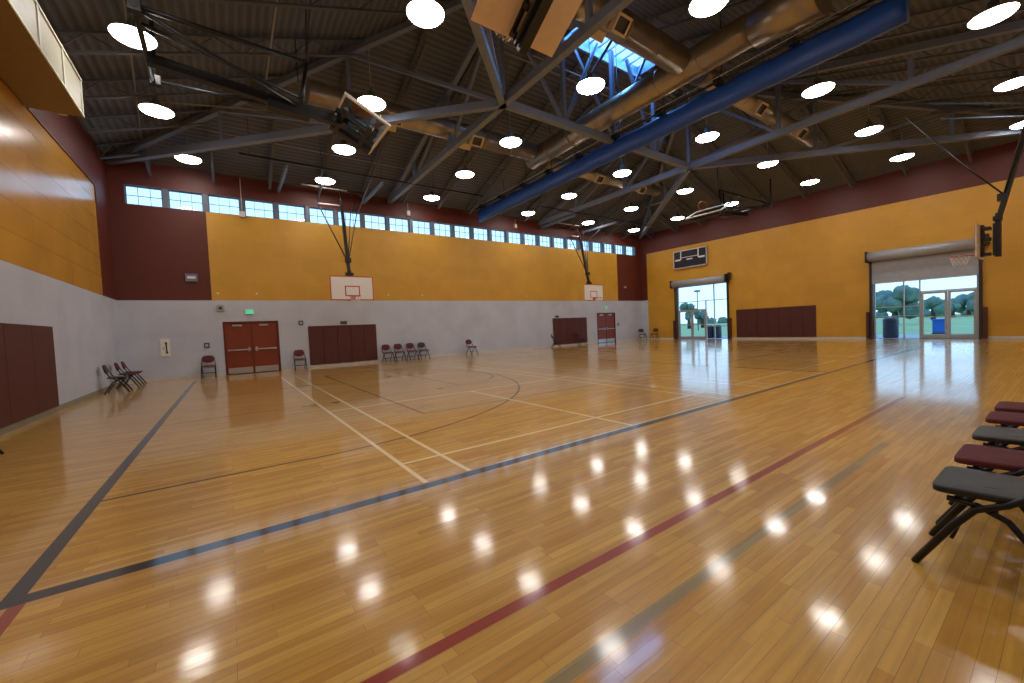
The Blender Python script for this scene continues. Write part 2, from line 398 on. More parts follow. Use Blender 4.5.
mb = MB(); mb.face([(-T, -D - T, 0), (L + T, -D - T, 0), (L + T, T, 0), (-T, T, 0)], 'floor'); mb.face([(-T, -D - T, -.2), (-T, T, -.2), (L + T, T, -.2), (L + T, -D - T, -.2)], 'concrete')
struct(mb.build('floor'))
# ceiling: hipped ribbed deck with the skylight opening
RZ = EZ + 10.3 / 3
S0, S1, SY = 13.2, 17.25, .52
z_s = RZ - SY / 3
e = .0
mb = MB()
def deckface(pts, m): mb.face(pts, m); mb.face([(x, y, z + .08) for x, y, z in pts][::-1], m)
for sg in (1, -1):
    yo = 0 if sg > 0 else -D; yc = -10.3
    deckface([(0, yo, EZ), (L, yo, EZ), (L - 10.3, yc, RZ), (S1, yc, RZ), (S1, yc + sg * SY, z_s), (S0, yc + sg * SY, z_s), (S0, yc, RZ), (10.3, yc, RZ)], 'deckY')
deckface([(0, -D, EZ), (0, 0, EZ), (10.3, -10.3, RZ)], 'deckX'); deckface([(L, 0, EZ), (L, -D, EZ), (L - 10.3, -10.3, RZ)], 'deckX')
struct(mb.build('ceiling'))
# baseboards
for nm, a in {'baseboard_back': [(.02, 3.0), (5.08, 24.86), (26.94, L)]}.items():
    mb = MB()
    for x0, x1 in a: mb.box(x0, x1, -.02, -.001, 0, .11, 'base')
    struct(mb.build(nm))
mb = MB(); mb.box(.001, .02, -D, -.02, 0, .13, 'baseL'); struct(mb.build('baseboard_left'))
mb = MB()
for y0, y1 in ((-.02, -2.85), (-6.85, -13.75), (-17.7, -D)): mb.box(L - .02, L - .001, y1, y0, 0, .11, 'base')
struct(mb.build('baseboard_right'))
# trim: dark edge round the ochre panel on the left wall
mb = MB(); mb.box(.001, .03, -1.88, -1.84, 3.05, 6.60, 'doorframe'); mb.box(.001, .03, -7.1, -1.88, 6.56, 6.60, 'doorframe'); struct(mb.build('trim_1'))

# clerestory windows
for i, x in enumerate(wx):
    mb = MB(); h = WW / 2; y0, y1 = .10, .16
    f = .035
    mb.box(x - h, x - h + f, y0, y1, WB, WT, 'bluewin'); mb.box(x + h - f, x + h, y0, y1, WB, WT, 'bluewin')
    mb.box(x - h + f, x + h - f, y0, y1, WB, WB + f, 'bluewin'); mb.box(x - h + f, x + h - f, y0, y1, WT - f, WT, 'bluewin')
    struct_o = mb.build('window_%d' % (i + 1)); struct(struct_o)
    mb = MB()
    for k in (-1, 1): mb.box(x + k * WW / 6 - .007, x + k * WW / 6 + .007, y0 + .01, y1 - .01, WB + f, WT - f, 'bluewin')
    mb.box(x - h + f, x + h - f, y0 + .015, y1 - .015, (WB + WT) / 2 - .01, (WB + WT) / 2 + .01, 'bluewin')
    mb.build('glazing_bar', struct_o)
    mb = MB(); mb.box(x - h + f, x + h - f, .128, .132, WB + f, WT - f, 'glass'); mb.build('pane', struct_o)
# skylight
sk = empty('skylight', (0, 0, 0)); tag(sk, 'long glazed skylight lighting the middle of the dark ridge', 'skylight')
mb = MB(); zc = RZ + .04
for y in (-10.3 - SY, -10.3 + SY):
    mb.box(S0, S1, y - .02, y + .02, z_s - .16, zc, 'curbpaint')
for x in (S0, S1): mb.box(x - .02, x + .02, -10.3 - SY - .02, -10.3 + SY + .02, z_s - .16, zc, 'curbpaint')
mb.build('curb', sk)
mb = MB(); mb.box(S0, S1, -10.3 - SY, -10.3 + SY, zc, zc + .01, 'glass'); mb.build('pane', sk)
mb = MB()
for k in range(1, 9): mb.box(S0 + (S1 - S0) * k / 9 - .02, S0 + (S1 - S0) * k / 9 + .02, -10.3 - SY, -10.3 + SY, zc - .05, zc, 'curbpaint')
mb.build('glazing_bar', sk)

# ------------------------------------------------------------------ ceiling steel
def joist(name_lbl, a, b, cat='roof joist', grp=None, nweb=None):
    """open web joist below the deck from a to b (points on the deck)"""
    a, b = Vector(a), Vector(b); r = empty('roof_joist', a)
    tag(r, name_lbl, 'roof joist', grp)
    u = b - a; ln = u.length
    z1, z2 = Vector((0, 0, -.09)), Vector((0, 0, -.52))
    t = MB(); t.bar(z1, u + z1, .10, .05, 'joist'); t.build('top_chord', r)
    s0, s1 = .06, .96
    t = MB(); t.bar(u * s0 + z2, u * s1 + z2, .09, .05, 'joist'); t.build('bottom_chord', r)
    t = MB(); n = max(3, int(ln / .65)); prev = z1
    for k in range(n + 1):
        s = s0 + (s1 - s0) * k / n
        p = u * s + (z2 if k % 2 == 0 else z1)
        t.bar(prev, p, .025, .025, 'joist'); prev = p
    t.build('web', r)
sp = 1.9
side_name = {'back': 'back window wall', 'front': 'near wall'}
for wallname, y0, sg in (('back', 0, -1), ('front', -D, 1)):
    k = 0
    x = 1.2
    while x < L - .6:
        d = min(x, L - x, 10.3)
        if S0 - .1 < x < S1 + .1: d = 10.3 - SY
        if d > 1.0:
            joist('brown open web roof joist rising from the %s, %s from the left corner' % (side_name[wallname], ORD[k]), (x, y0 + sg * .02, EZ), (x, y0 + sg * (d - .15), EZ + (d - .15) / 3), grp='joists over the ' + side_name[wallname]); k += 1
        x += sp
for nm, x0, sg in (('left', 0, 1), ('right', L, -1)):
    k = 0; y = -1.3
    while y > -D + 1:
        d = min(-y, D + y)
        joist('brown open web roof joist rising from the %s wall, %s out from the back wall' % (nm, ORD[k]), (x0 + sg * .02, y, EZ), (x0 + sg * (d - .15), y, EZ + (d - .15) / 3), grp='joists over the %s wall' % nm); k += 1
        y -= 2.0
def truss(label, pts_bot, tops, ends, wd=.19):
    r = empty('roof_truss', pts_bot[0]); o = Vector(pts_bot[0]); tag(r, label, 'roof truss')
    q = lambda p: Vector(p) - o
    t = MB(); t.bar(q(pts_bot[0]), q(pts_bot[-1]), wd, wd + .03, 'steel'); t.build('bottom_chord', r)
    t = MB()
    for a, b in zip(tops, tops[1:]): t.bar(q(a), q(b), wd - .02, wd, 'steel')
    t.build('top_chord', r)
    return r, q
CZ = 8.0
n1, n2 = (10.2, -10.3, CZ), (19.9, -10.3, CZ)
TX = {'left': 10.2, 'right': 19.9}
def web(r, q, a, b, name, wd=.13):
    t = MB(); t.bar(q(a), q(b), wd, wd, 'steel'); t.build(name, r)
for nm, x in TX.items():
    r, q = truss('grey steel truss crossing the hall on the %s side of the blue curtain' % nm, [(x, -.06, CZ), (x, -D + .06, CZ)], [(x, -.1, EZ - .12), (x, -10.3, RZ - .62), (x, -D + .1, EZ - .12)], 0)
    for k, y in enumerate((-3.4, -6.85, -10.3, -13.75, -17.2)):
        zt = EZ + min(-y, D + y) / 3 - .55
        web(r, q, (x, y, CZ), (x, y, zt), 'post')
    for y0, y1 in ((-3.4, -6.85), (-6.85, -10.3)):
        web(r, q, (x, y0, CZ), (x, y1, EZ - y1 / 3 - .6), 'diagonal', .10)
        web(r, q, (x, -D - y0, CZ), (x, -D - y1, EZ - y1 / 3 - .6), 'diagonal', .10)
for nm, c, nd in (('back left', (.08, -.08, CZ), n1), ('near left', (.08, -D + .08, CZ), n1), ('back right', (L - .08, -.08, CZ), n2), ('near right', (L - .08, -D + .08, CZ), n2)):
    top = (nd[0], nd[1], RZ - .25); c2 = (c[0], c[1], EZ - .1)
    r, q = truss('grey steel hip truss running diagonally out of the %s corner' % nm, [c, nd], [c2, top], 0)
    C_, N_ = Vector(c), Vector(nd)
    for s, s2 in ((.33, .33), (.66, .66)):
        p = C_.lerp(N_, s); web(r, q, p, Vector(c2).lerp(Vector(top), s2), 'post', .11)
    web(r, q, C_.lerp(N_, .66), Vector(c2).lerp(Vector(top), .33), 'diagonal', .10)
    web(r, q, N_, Vector(c2).lerp(Vector(top), .66), 'diagonal', .10)
r, q = truss('grey steel ridge truss spanning between the two truss nodes under the skylight', [n1, n2], [(n1[0], -10.3, RZ - .25), (S0, -10.3, RZ - .25)], 0)
xs = [10.2, 12.62, 15.05, 17.47, 19.9]
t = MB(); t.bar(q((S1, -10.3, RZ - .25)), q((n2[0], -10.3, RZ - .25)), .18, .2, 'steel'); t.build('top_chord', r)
for x in xs[1:-1]: web(r, q, (x, -10.3, CZ), (x, -10.3, RZ - .4), 'post')
for a, b in ((12.62, 10.2), (12.62, 14.3), (17.47, 15.9), (17.47, 19.9)): web(r, q, (a, -10.3, CZ), (b, -10.3, RZ - .4), 'diagonal', .10)
for y in (-10.3 - SY + .04, -10.3 + SY - .04):
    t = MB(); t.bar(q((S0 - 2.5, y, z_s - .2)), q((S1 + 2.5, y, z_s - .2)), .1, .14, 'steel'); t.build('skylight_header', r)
# knee braces up to the skylight, seen against the glass
for a, b in (((12.62, -10.3, CZ + .1), (14.6, -10.8, z_s - .2)), ((15.05, -10.3, CZ + .1), (13.6, -9.8, z_s - .2)), ((15.05, -10.3, CZ + .1), (16.4, -10.8, z_s - .2))): web(r, q, a, b, 'brace', .09)

# thin pipes and conduits under the deck
def pipe(label, pts, rad, m, cat='pipe', name='pipe', hang=()):
    r = empty(name, pts[0]); o = Vector(pts[0]); tag(r, label, cat)
    t = MB(); t.tube([Vector(p) - o for p in pts], rad, m); t.build('run', r)
    for p in hang:
        t = MB(); t.tube([Vector(p) - o, Vector((p[0], p[1], roofz(p[0], p[1]))) - o], .008, m, 6); t.build('hanger', r)
for yy, lbl, a, b in ((-3.2, 'long dark pipe hung level in front of the back windows over the left basket', 3.9, 13.8), (-3.2, 'long dark pipe hung level in front of the back windows over the right basket', 17.5, 27.2)):
    pipe(lbl, [(a, yy, 7.9), (b, yy, 7.9)], .035, 'black', hang=[(a + .3 + k * (b - a - .6) / 4, yy, 7.9) for k in range(5)])
pipe('pale thin conduit running towards the back corner over the left wall', [(2.6, -15, 8.75), (1.9, -9, 8.6), (1.2, -1.6, 8.42)], .02, 'cord', 'conduit', 'conduit')
pipe('pale thin conduit crossing under the left roof slope', [(.9, -4.4, 8.35), (6.2, -4.6, 9.2)], .02, 'cord', 'conduit', 'conduit')
pipe('pale sprinkler pipe under the back left roof slope', [(2.2, -2.9, 8.6), (10, -2.9, 8.6)], .02, 'cord', 'pipe', 'sprinkler_pipe')
pipe('pale sprinkler pipe under the middle of the left roof slope', [(4.6, -5.8, 9.2), (4.6, -16, 9.2)], .025, 'cord', 'pipe', 'sprinkler_pipe')
pipe('pale pipe running down the hall beside the right truss', [(22.4, -4.2, 9.2), (22.4, -16.3, 9.2)], .025, 'cord', 'pipe', 'sprinkler_pipe')
pipe('paired pale conduit below the ridge beside the skylight, back one', [(11, -9.0, 10.6), (19.4, -9.0, 10.6)], .025, 'cord', 'conduit', 'conduit')
pipe('paired pale conduit below the ridge beside the skylight, front one', [(11, -9.35, 10.6), (19.4, -9.35, 10.6)], .025, 'cord', 'conduit', 'conduit')

# ducts
def duct(label, x0, y0, x1, y1, z, r0, r1=None, registers=(), seams=True):
    r = empty('air_duct', (x0, y0, z)); tag(r, label, 'duct')
    a = Vector((0, 0, 0)); b = Vector((x1 - x0, y1 - y0, 0)); n = max(2, int(b.length / 1.2)); r1 = r1 or r0
    t = MB(); t.tube([a, b], [r0, r1], 'galv', 28); t.build('duct_barrel', r)
    if seams:
        d = b.normalized()
        for k in range(1, n):
            p = b * k / n; rr = r0 + (r1 - r0) * k / n
            t = MB(); t.tube([p - d * .02, p + d * .02], rr + .012, 'galv', 28); t.build('seam_ring', r)
    for (s, side) in registers:
        p = b * s; d = b.normalized(); sd = Vector((-d.y, d.x, 0)) * side
        t = MB(); c = p + sd * (r0 * .72) - Vector((0, 0, r0 * .72)); nn = (sd - Vector((0, 0, 1))).normalized(); v = nn.cross(d).normalized()
        def quad(w0, w1, off, m):
            pts = [c + d * i * w0 + v * j * w1 + nn * off for i, j in ((-1, -1), (1, -1), (1, 1), (-1, 1))]; return pts
        o_, i_ = quad(.24, .2, .14, ''), quad(.18, .14, .14, ''); bk = quad(.24, .2, -.1, ''); ib = quad(.18, .14, .08, '')
        for k in range(4):
            t.face([o_[k], o_[(k + 1) % 4], i_[(k + 1) % 4], i_[k]], 'register'); t.face([bk[k], bk[(k + 1) % 4], o_[(k + 1) % 4], o_[k]], 'register')
            t.face([i_[k], i_[(k + 1) % 4], ib[(k + 1) % 4], ib[k]], 'darkgrey')
        t.face(ib, 'darkgrey'); t.build('register', r)
    return r
DZ = 8.8
duct('big round galvanised duct running down the hall beside the blue curtain', 14.65, -6.0, 14.65, -15.2, DZ, .40)
duct('flared grey duct transition over the near end of the blue curtain', 14.65, -15.24, 14.55, -16.7, DZ - .08, .42, .56, seams=False)
duct('round duct crossing in front of the left truss on the window wall side', 5.6, -6.65, 14.2, -6.65, DZ, .34, registers=((.29, 1), (.63, 1), (.30, -1), (.66, -1)))
duct('round duct crossing on the near side of the skylight', 5.6, -13.45, 14.2, -13.45, DZ, .34, registers=((.66, -1), (.3, -1), (.62, 1)))
duct('round branch duct right of the blue curtain on the near side', 15.3, -13.45, 24.0, -13.45, DZ, .28, registers=((.38, -1), (.78, -1)))
duct('round branch duct right of the blue curtain on the window wall side', 15.3, -6.1, 23.6, -6.1, DZ, .28, registers=((.4, -1), (.8, -1)))

# blue divider curtain
cu = empty('divider_curtain', (15.05, -9.4, 8.06)); tag(cu, 'blue divider curtain rolled up along its drive pipe across the ceiling', 'divider curtain')
q = Vector(cu.location)
t = MB()
prof = [(-.09, 7.98), (-.15, 7.86), (-.15, 7.5), (-.08, 7.36), (.06, 7.36), (.14, 7.48), (.15, 7.85), (.09, 7.98)]
N = 60; rings = []
for k in range(N + 1):
    y = -.75 - (18.0 - .75) * k / N; wv = .012 * math.sin(k * 1.3)
    rings.append([t.bm.verts.new((x * (1 + wv * 3), y - q.y, z - q.z + wv)) for x, z in prof])
ki = t.mi('blue')
for A, B in zip(rings, rings[1:]):
    for k in range(len(prof)):
        f = t.bm.faces.new((A[k], A[(k + 1) % 8], B[(k + 1) % 8], B[k])); f.material_index = ki; f.smooth = True
t.bm.faces.new(rings[0]); t.bm.faces.new(rings[-1]); t.build('curtain_roll', cu)
t = MB(); t.tube([(-.18, 8.8, .0), (-.18, -8.9, .0)], .035, 'black'); t.build('drive_pipe', cu)
t = MB(); t.tube([(-.3, 8.7, .06), (-.3, -8.9, .06)], .012, 'alu', 6); t.build('lift_cable', cu)
for k in range(10):
    y = 8.2 - k * 1.85; yy = y + q.y
    t = MB(); t.box(-.28, .1, y - .07, y + .07, -.08, .13, 'black', .01); t.tube([(.09, y, .1), (.09, y, roofz(15, yy) - q.z - .1)], .014, 'black', 6); t.build('bracket', cu)

# ------------------------------------------------------------------ pendant lamps
LX = [1.95, 6.95, 11.8, 17.8, 22.7, 27.35]; LY = [-1.6, -5.02, -8.4, -12.25, -15.6, -18.9]
def make_lamp():
    r = empty('pendant_lamp', (0, 0, 0))
    t = MB(); t.lathe([(.0, .30), (.09, .30), (.10, .2), (.16, .15), (.35, .04), (.40, .0), (.395, -.015), (.375, .005)], 'lamphousing', 28); t.build('housing', r)
    t = MB(); t.lathe([(.38, .0), (.35, -.04), (.25, -.075), (.1, -.09), (0, -.092)], 'lens', 28); o = t.build('lens', r); o['label'] = 'glowing white lens'
    t = MB(); t.lathe([(0, .42), (.035, .42), (.045, .38), (.045, .3), (0, .3)], 'lamphousing', 14); t.build('cord_grip', r)
    return r
lamp = make_lamp()
rowname = ['row nearest the windows'] + ['%s row from the windows' % k for k in ORD[1:5]] + ['row farthest from the windows']
colname = ['closest to the left wall', 'second from the left wall', 'just left of the blue curtain', 'just right of the blue curtain', 'second from the right wall', 'closest to the right wall']
first = True
for i, x in enumerate(LX):
    for j, y in enumerate(LY):
        o = lamp if first else copy_tree(lamp); first = False
        xx = 2.42 if (i, j) == (0, 0) else x; x_ = xx; o.location = (xx, y, 7.99); tag(o, 'pendant lamp in the %s, %s' % (rowname[j], colname[i]), 'pendant lamp', 'pendant lamps')
        t = MB(); t.tube([(0, 0, .4), (0, 0, roofz(x_, y) - 7.99)], .010, 'cord', 6); t.build('cord', o)

# ------------------------------------------------------------------ side basketball goals
def make_goal(label, glass=False):
    """local: board face at y=0 looking +y, floor z=0"""
    r = empty('basketball_goal'); tag(r, label, 'basketball goal')
    W2, B0, B1 = .87, 2.90, 3.90
    t = MB(); t.box(-W2, W2, -.03, 0, B0, B1, 'white' if not glass else 'bglass', .006)
    if not glass: t.box(-W2 + .004, W2 - .004, -.036, -.0305, B0 + .004, B1 - .004, 'tanback')
    t.build('backboard', r)
    t = MB()
    for x0, x1, z0, z1 in ((-W2 - .012, -W2 + .03, B0, B1), (W2 - .03, W2 + .012, B0, B1), (-W2, W2, B1 - .03, B1 + .012), (-W2, W2, B0 - .012, B0 + .03)):
        t.box(x0, x1, -.002, .004, z0, z1, 'orange' if not glass else 'white')
    t.build('border', r)
    t = MB(); a, b0, b1 = .305, 3.06, 3.50
    for x0, x1, z0, z1 in ((-a, -a + .045, b0, b1), (a - .045, a, b0, b1), (-a, a, b1 - .045, b1), (-a, a, b0, b0 + .045)): t.box(x0, x1, .0, .005, z0, z1, 'orange' if not glass else 'white')
    t.build('target_square', r)
    t = MB(); t.tube([(.23 * math.cos(k * PI / 12), .40 + .23 * math.sin(k * PI / 12), 3.03) for k in range(24)], .011, 'orange', 8, True)
    t.box(-.10, .10, .0, .16, 3.0, 3.03, 'orange'); t.box(-.10, .10, .0, .02, 2.93, 3.05, 'orange'); t.build('rim', r)
    t = MB()
    for k in range(12):
        for s in (1, -1):
            p = []
            for j in range(4):
                aa = (k + s * j * .5) * PI / 6; rr = .225 - .028 * j; p.append((rr * math.cos(aa), .40 + rr * math.sin(aa), 3.02 - .1 * j))
            t.tube(p, .005, 'net', 5)
    t.build('net', r)
    t = MB()   # back frame
    for z in (3.0, 3.45, 3.78): t.box(-.16, .16, -.24, -.05, z - .04, z + .04, 'black')
    for x in (-.12, .12):
        for y in (-.34, -.10): t.box(x - .03, x + .03, y, y + .06, 2.94, 3.9, 'black')
    t.build('back_frame', r)
    t = MB(); t.box(-.08, .08, -.44, -.32, 2.9, 4.2, 'black', .01); t.box(-.16, .16, -.46, -.28, 3.98, 4.1, 'black'); t.build('post', r)
    t = MB(); t.bar((0, -.40, 4.1), (0, -1.05, 7.2), .12, .12, 'black'); t.box(-.11, .11, -.56, -.36, 4.55, 4.75, 'black'); t.build('mast', r)
    return r
def goal_braces(r, forward=True, hanger_z=7.95):
    tops = ((.97, 7.1, .028), (-.36, 6.95, .022), (-.64, 6.95, .022))
    for sx, tz, rr in tops:
        t = MB(); t.tube([(0, -.45, 4.55), (sx, -1.0, tz)], rr, 'black'); t.build('side_brace', r)
    t = MB(); t.tube([(1.0, -1.0, 7.12), (.0, -1.06, 7.15)], .026, 'plain'); t.build('crossbar', r)
    t = MB()
    for x in (0, -.5): t.tube([(x, -1.03, 6.95 if x else 7.15), (x, -1.35, hanger_z)], .022, 'black', 6)
    t.tube([(-.5, -1.02, 6.95), (-.36, -1.0, 6.95)], .02, 'black', 6); t.tube([(-.64, -1.0, 6.95), (-.5, -1.02, 6.95)], .02, 'black', 6); t.build('upright', r)
    t = MB(); t.tube([(1.5, -1.35, hanger_z), (-.35, -1.35, hanger_z)], .032, 'plain'); t.tube([(-.35, -1.35, hanger_z), (-1.1, -1.35, hanger_z)], .032, 'black'); t.build('top_frame', r)
    for x in (.98, -.7):
        t = MB(); t.tube([(x, -1.0, 7.05 if x > 0 else 6.95), (x * 1.1, .95, 7.85)], .022, 'bluewin', 6); t.build('stay', r)
for lbl, x in (('white basketball board with orange border on a black mast over the left maroon wall pad', 7.65), ('white basketball board on a black mast between the far wall pad and far doors', 22.35)):
    g = make_goal(lbl); g.location = (x, -2.2, 0); g.rotation_euler = (0, 0, PI); goal_braces(g)
    # support beams to the wall
    for dx in (-2.3, 1.25):
        bmo = MB(); bmo.bar((0, 0, 0), (0, -3.1, 0), .09, .13, 'bluewin'); b = bmo.build('support_beam'); b.location = (x + dx, -.05, 7.75)
        tag(b, 'short grey beam reaching from the back wall %s %s hanging basket' % ('left of the' if dx < 0 else 'right of the', 'nearer' if x < 15 else 'farther'), 'beam')
g = make_goal('side view of a basketball goal hanging in front of the right roll-up door'); g.location = (22.35, -18.25, 0)
goal_braces(g)
t = MB(); t.tube([(0, -.5, 4.7), (0, .35, 5.9), (0, 1.6, 7.9)], .022, 'black'); t.build('fold_brace', g)
# folded side goal near the camera
g = make_goal('basketball goal folded up under the roof with its tan back showing')
goal_braces(g, hanger_z=7.6)
th = math.radians(60)
R = Matrix.Rotation(th, 4, 'X')
src = Vector((0, 0, 2.9)); dst = Vector((7.65, -14.3, 6.5))
g.rotation_euler = (th, 0, 0); g.location = dst - (R @ src)
Ri = R.inverted()
for x in (7.65, 8.6):
    t = MB(); t.tube([Ri @ (Vector((x, -18.87, 7.5)) - g.location), Ri @ (Vector((x, -18.87, roofz(x, -18.87))) - g.location)], .03, 'black'); t.build('hanger', g)
t = MB(); t.tube([Ri @ (Vector((7.65, -15.8, 7.1)) - g.location), Ri @ (Vector((7.65, -15.4, roofz(7.65, -15.4) - .1)) - g.location)], .01, 'black', 6); t.build('hoist_cable', g)

# main goals folded at both ends of the hall
def main_goal(label, mirror=1, ox=0):
    r = empty('basketball_goal', (ox, -9, 7.0)); tag(r, label, 'basketball goal')
    q = lambda x, y, z: Vector((mirror * x, y + 9, z - 7.0))
    top, bot = (5.86, 7.18), (6.88, 6.70)
    ux, uz = bot[0] - top[0], bot[1] - top[1]; l = math.hypot(ux, uz); ux /= l; uz /= l; nx, nz = -uz, ux   # normal up
    def slab(y0, y1, s0, s1, d0, d1, m, mb):
        v = [mb.bm.verts.new(q(top[0] + ux * s + nx * d, y, top[1] + uz * s + nz * d)) for y in (y0, y1) for s in (s0, s1) for d in (d0, d1)]
        for f in ((0, 1, 3, 2), (4, 6, 7, 5), (0, 4, 5, 1), (2, 3, 7, 6), (0, 2, 6, 4), (1, 5, 7, 3)):
            mb.bm.faces.new([v[i] for i in f]).material_index = mb.mi(m)
    h = 1.13
    t = MB(); slab(-9.91, -8.09, 0, h, .0, .015, 'bglass', t); t.build('backboard', r)
    t = MB(); slab(-9.95, -9.88, -.03, h + .03, -.02, .035, 'white', t); slab(-8.12, -8.05, -.03, h + .03, -.02, .035, 'white', t)
    slab(-9.88, -8.12, -.03, .02, -.02, .035, 'white', t); slab(-9.88, -8.12, h - .02, h + .04, -.02, .035, 'white', t); t.build('border', r)
    t = MB()
    for y in (-9.2, -8.72): slab(y - .05, y + .05, -.05, h - .1, -.12, -.02, 'black', t)
    slab(-8.5, -8.3, -.02, h - .02, -.16, -.03, 'black', t); slab(-9.7, -8.3, .1, .2, -.22, -.12, 'black', t); slab(-9.7, -8.3, .75, .85, -.22, -.12, 'black', t); t.build('back_frame', r)
    t = MB(); c = q(bot[0] - ux * .2 + nx * .4, -9, bot[1] - uz * .2 + nz * .4)
    U_, V_ = Vector((mirror * nx, 0, nz)), Vector((0, 1, 0))
    t.tube([c + (U_ * math.cos(k * PI / 12) + V_ * math.sin(k * PI / 12)) * .23 for k in range(24)], .011, 'orange', 8, True); t.build('rim', r)
    t = MB(); t.bar(q(2.2, -9, 7.28), q(6.1, -9, 6.92), .17, .2, 'black'); t.build('mast', r)
    t = MB(); t.bar(q(4.3, -9, 7.02), q(5.2, -9, 6.95), .24, .3, 'black'); t.build('mast_sleeve', r)
    t = MB(); t.tube([q(2.2, -10.35, 7.5), q(2.15, -7.6, 7.5)], .05, 'black'); t.build('pivot_pipe', r)
    for y in (-10.25, -7.7):
        t = MB(); t.tube([q(2.2, y, 7.5), q(4.9, -9 + (y + 9) * .08, 7.02)], .04, 'black'); t.build('side_brace', r)
        t = MB(); t.tube([q(2.2, y, 7.5), q(2.2, y, roofz(2.2, y))], .045, 'black'); t.build('hanger', r)
        t = MB(); t.box(*(sorted((q(2.1, 0, 0).x, q(2.3, 0, 0).x))), y + 9 - .08, y + 9 + .08, .4, .62, 'black', .01); t.build('clamp', r)
    t = MB(); t.tube([q(2.2, -10.2, 7.55), q(5.2, -9, 8.2)], .05, 'black'); t.build('fold_arm', r)
    t = MB(); t.tube([q(2.2, -9.8, 7.5), q(5.0, -9, 7.3)], .04, 'black'); t.build('fold_arm', r)
    t = MB(); t.tube([q(5.2, -9, 8.2), q(5.0, -9, 7.0)], .045, 'black'); t.tube([q(4.98, -9, 8.7), q(5.0, -9, 7.0)], .015, 'black'); t.build('link', r)
    t = MB(); t.tube([q(5.4, -9, roofz(5.4, -9)), q(5.2, -9, 8.2)], .012, 'black', 6); t.tube([q(5.3, -8.9, roofz(5.3, -8.9)), q(5.2, -9, 8.2)], .012, 'black', 6); t.build('hoist_cable', r)
    return r
main_goal('glass basketball board folded up on a long black boom by the left wall')
main_goal('basketball board folded up on its boom high beside the right wall', -1, L)

# ------------------------------------------------------------------ wall pads
def pad(label, name, P0, U, N, length, z0, z1, seams):
    r = empty(name, Vector(P0)); tag(r, label, 'wall pad'); U, N = Vector(U), Vector(N)
    n = seams; wdt = length / n
    for k in range(n):
        t = MB(); a = U * (k * wdt + .004); b = U * ((k + 1) * wdt - .004); c = b + N * .05
        xs_ = sorted((a.x, c.x)); ys_ = sorted((a.y, c.y)); t.box(xs_[0], xs_[1], ys_[0], ys_[1], z0, z1, 'pad', .012); t.build('pad_panel', r)
    return r
pad('wide maroon wall pad between the near doors and the row of four chairs', 'wall_pad', (6.17, -.005, 0), (1, 0, 0), (0, -1, 0), 3.02, .13, 1.89, 5)
pad('maroon wall pad on the grey wall under the farther basket', 'wall_pad', (20.71, -.005, 0), (1, 0, 0), (0, -1, 0), 3.13, .13, 1.89, 5)
pad('maroon wall pad on the ochre wall between the two roll-up doors', 'wall_pad', (L - .005, -7.24, 0), (0, -1, 0), (-1, 0, 0), 4.3, .13, 1.9, 7)
pad('long maroon wall pad on the left wall near the camera', 'wall_pad', (.005, -6.88, 0), (0, -1, 0), (1, 0, 0), 12.0, .13, 1.91, 10)

# ------------------------------------------------------------------ double doors in the back wall
def double_door(idx, x0, x1):
    for k, (a, b, hs) in enumerate(((x0 + .06, (x0 + x1) / 2 - .012, 1), ((x0 + x1) / 2 + .012, x1 - .06, -1))):
        t = MB(); t.box(a, b, .04, .085, .012, 2.11, 'door', .004); d = struct(t.build('door_%d' % (idx + k)))
        t = MB(); t.box(a + .03, b - .03, .03, .0395, .03, .27, 'chrome'); t.build('kick_plate', d)
        hx = b - .12 if hs > 0 else a + .12
        t = MB(); t.box(a + .06, b - .06, -.03, .02, .98, 1.03, 'chrome', .005); t.box(a + .06, a + .12, .02, .04, .97, 1.04, 'chrome'); t.box(b - .12, b - .06, .02, .04, .97, 1.04, 'chrome'); t.build('push_bar', d)
        t = MB(); t.box(hx - .035, hx + .035, .0, .04, .92, 1.10, 'chrome', .01); t.build('latch_case', d)
        ca = (a + b) / 2
        t = MB(); t.box(ca - .2, ca + .14, -.02, .04, 1.98, 2.06, 'chrome', .008); t.build('door_closer', d)
    t = MB(); t.box(x0, x0 + .055, -.015, .12, 0, 2.18, 'doorframe'); t.box(x1 - .055, x1, -.015, .12, 0, 2.18, 'doorframe'); t.box(x0 + .055, x1 - .055, -.015, .12, 2.115, 2.18, 'doorframe')
    t.box((x0 + x1) / 2 - .012, (x0 + x1) / 2 + .012, .02, .1, .0, 2.115, 'doorframe'); t.box(x0, x1, .13, .29, 0, 2.18, 'darkgrey'); struct(t.build('trim_%d' % (idx + 1)))
double_door(1, 3.06, 5.02); double_door(3, 24.92, 26.88)

# ------------------------------------------------------------------ small wall fittings
def fitting(name, label, cat, build, loc, rz=0):
    o = empty(name, loc, rz); tag(o, label, cat); build(o); return o
def exit_sign(o):
    t = MB(); t.box(-.155, .155, -.06, -.002, -.10, .10, 'plain', .008); t.build('case', o)
    t = MB(); t.box(-.14, .14, -.064, -.0605, -.085, .085, 'green'); t.build('face', o)
    # letters EXIT
    t = MB(); y0, y1 = -.068, -.0645; zb, zt = -.055, .055; s = .012
    x = -.115
    t.box(x, x + s, y0, y1, zb, zt, 'plain')
    for z in (zb, -s / 2, zt - s): t.box(x + s, x + .04, y0, y1, z, z + s, 'plain')
    t.bar((-.055, (y0 + y1) / 2, zb), (-.012, (y0 + y1) / 2, zt), .0035, .012, 'plain'); t.bar((-.012, (y0 + y1) / 2, zb), (-.055, (y0 + y1) / 2, zt), .0034, .012, 'plain')
    t.box(.012, .012 + s, y0, y1, zb, zt, 'plain'); t.box(.045, .10, y0, y1, zt - s, zt, 'plain'); t.box(.066, .066 + s, y0, y1, zb, zt - s, 'plain'); t.build('letters', o)
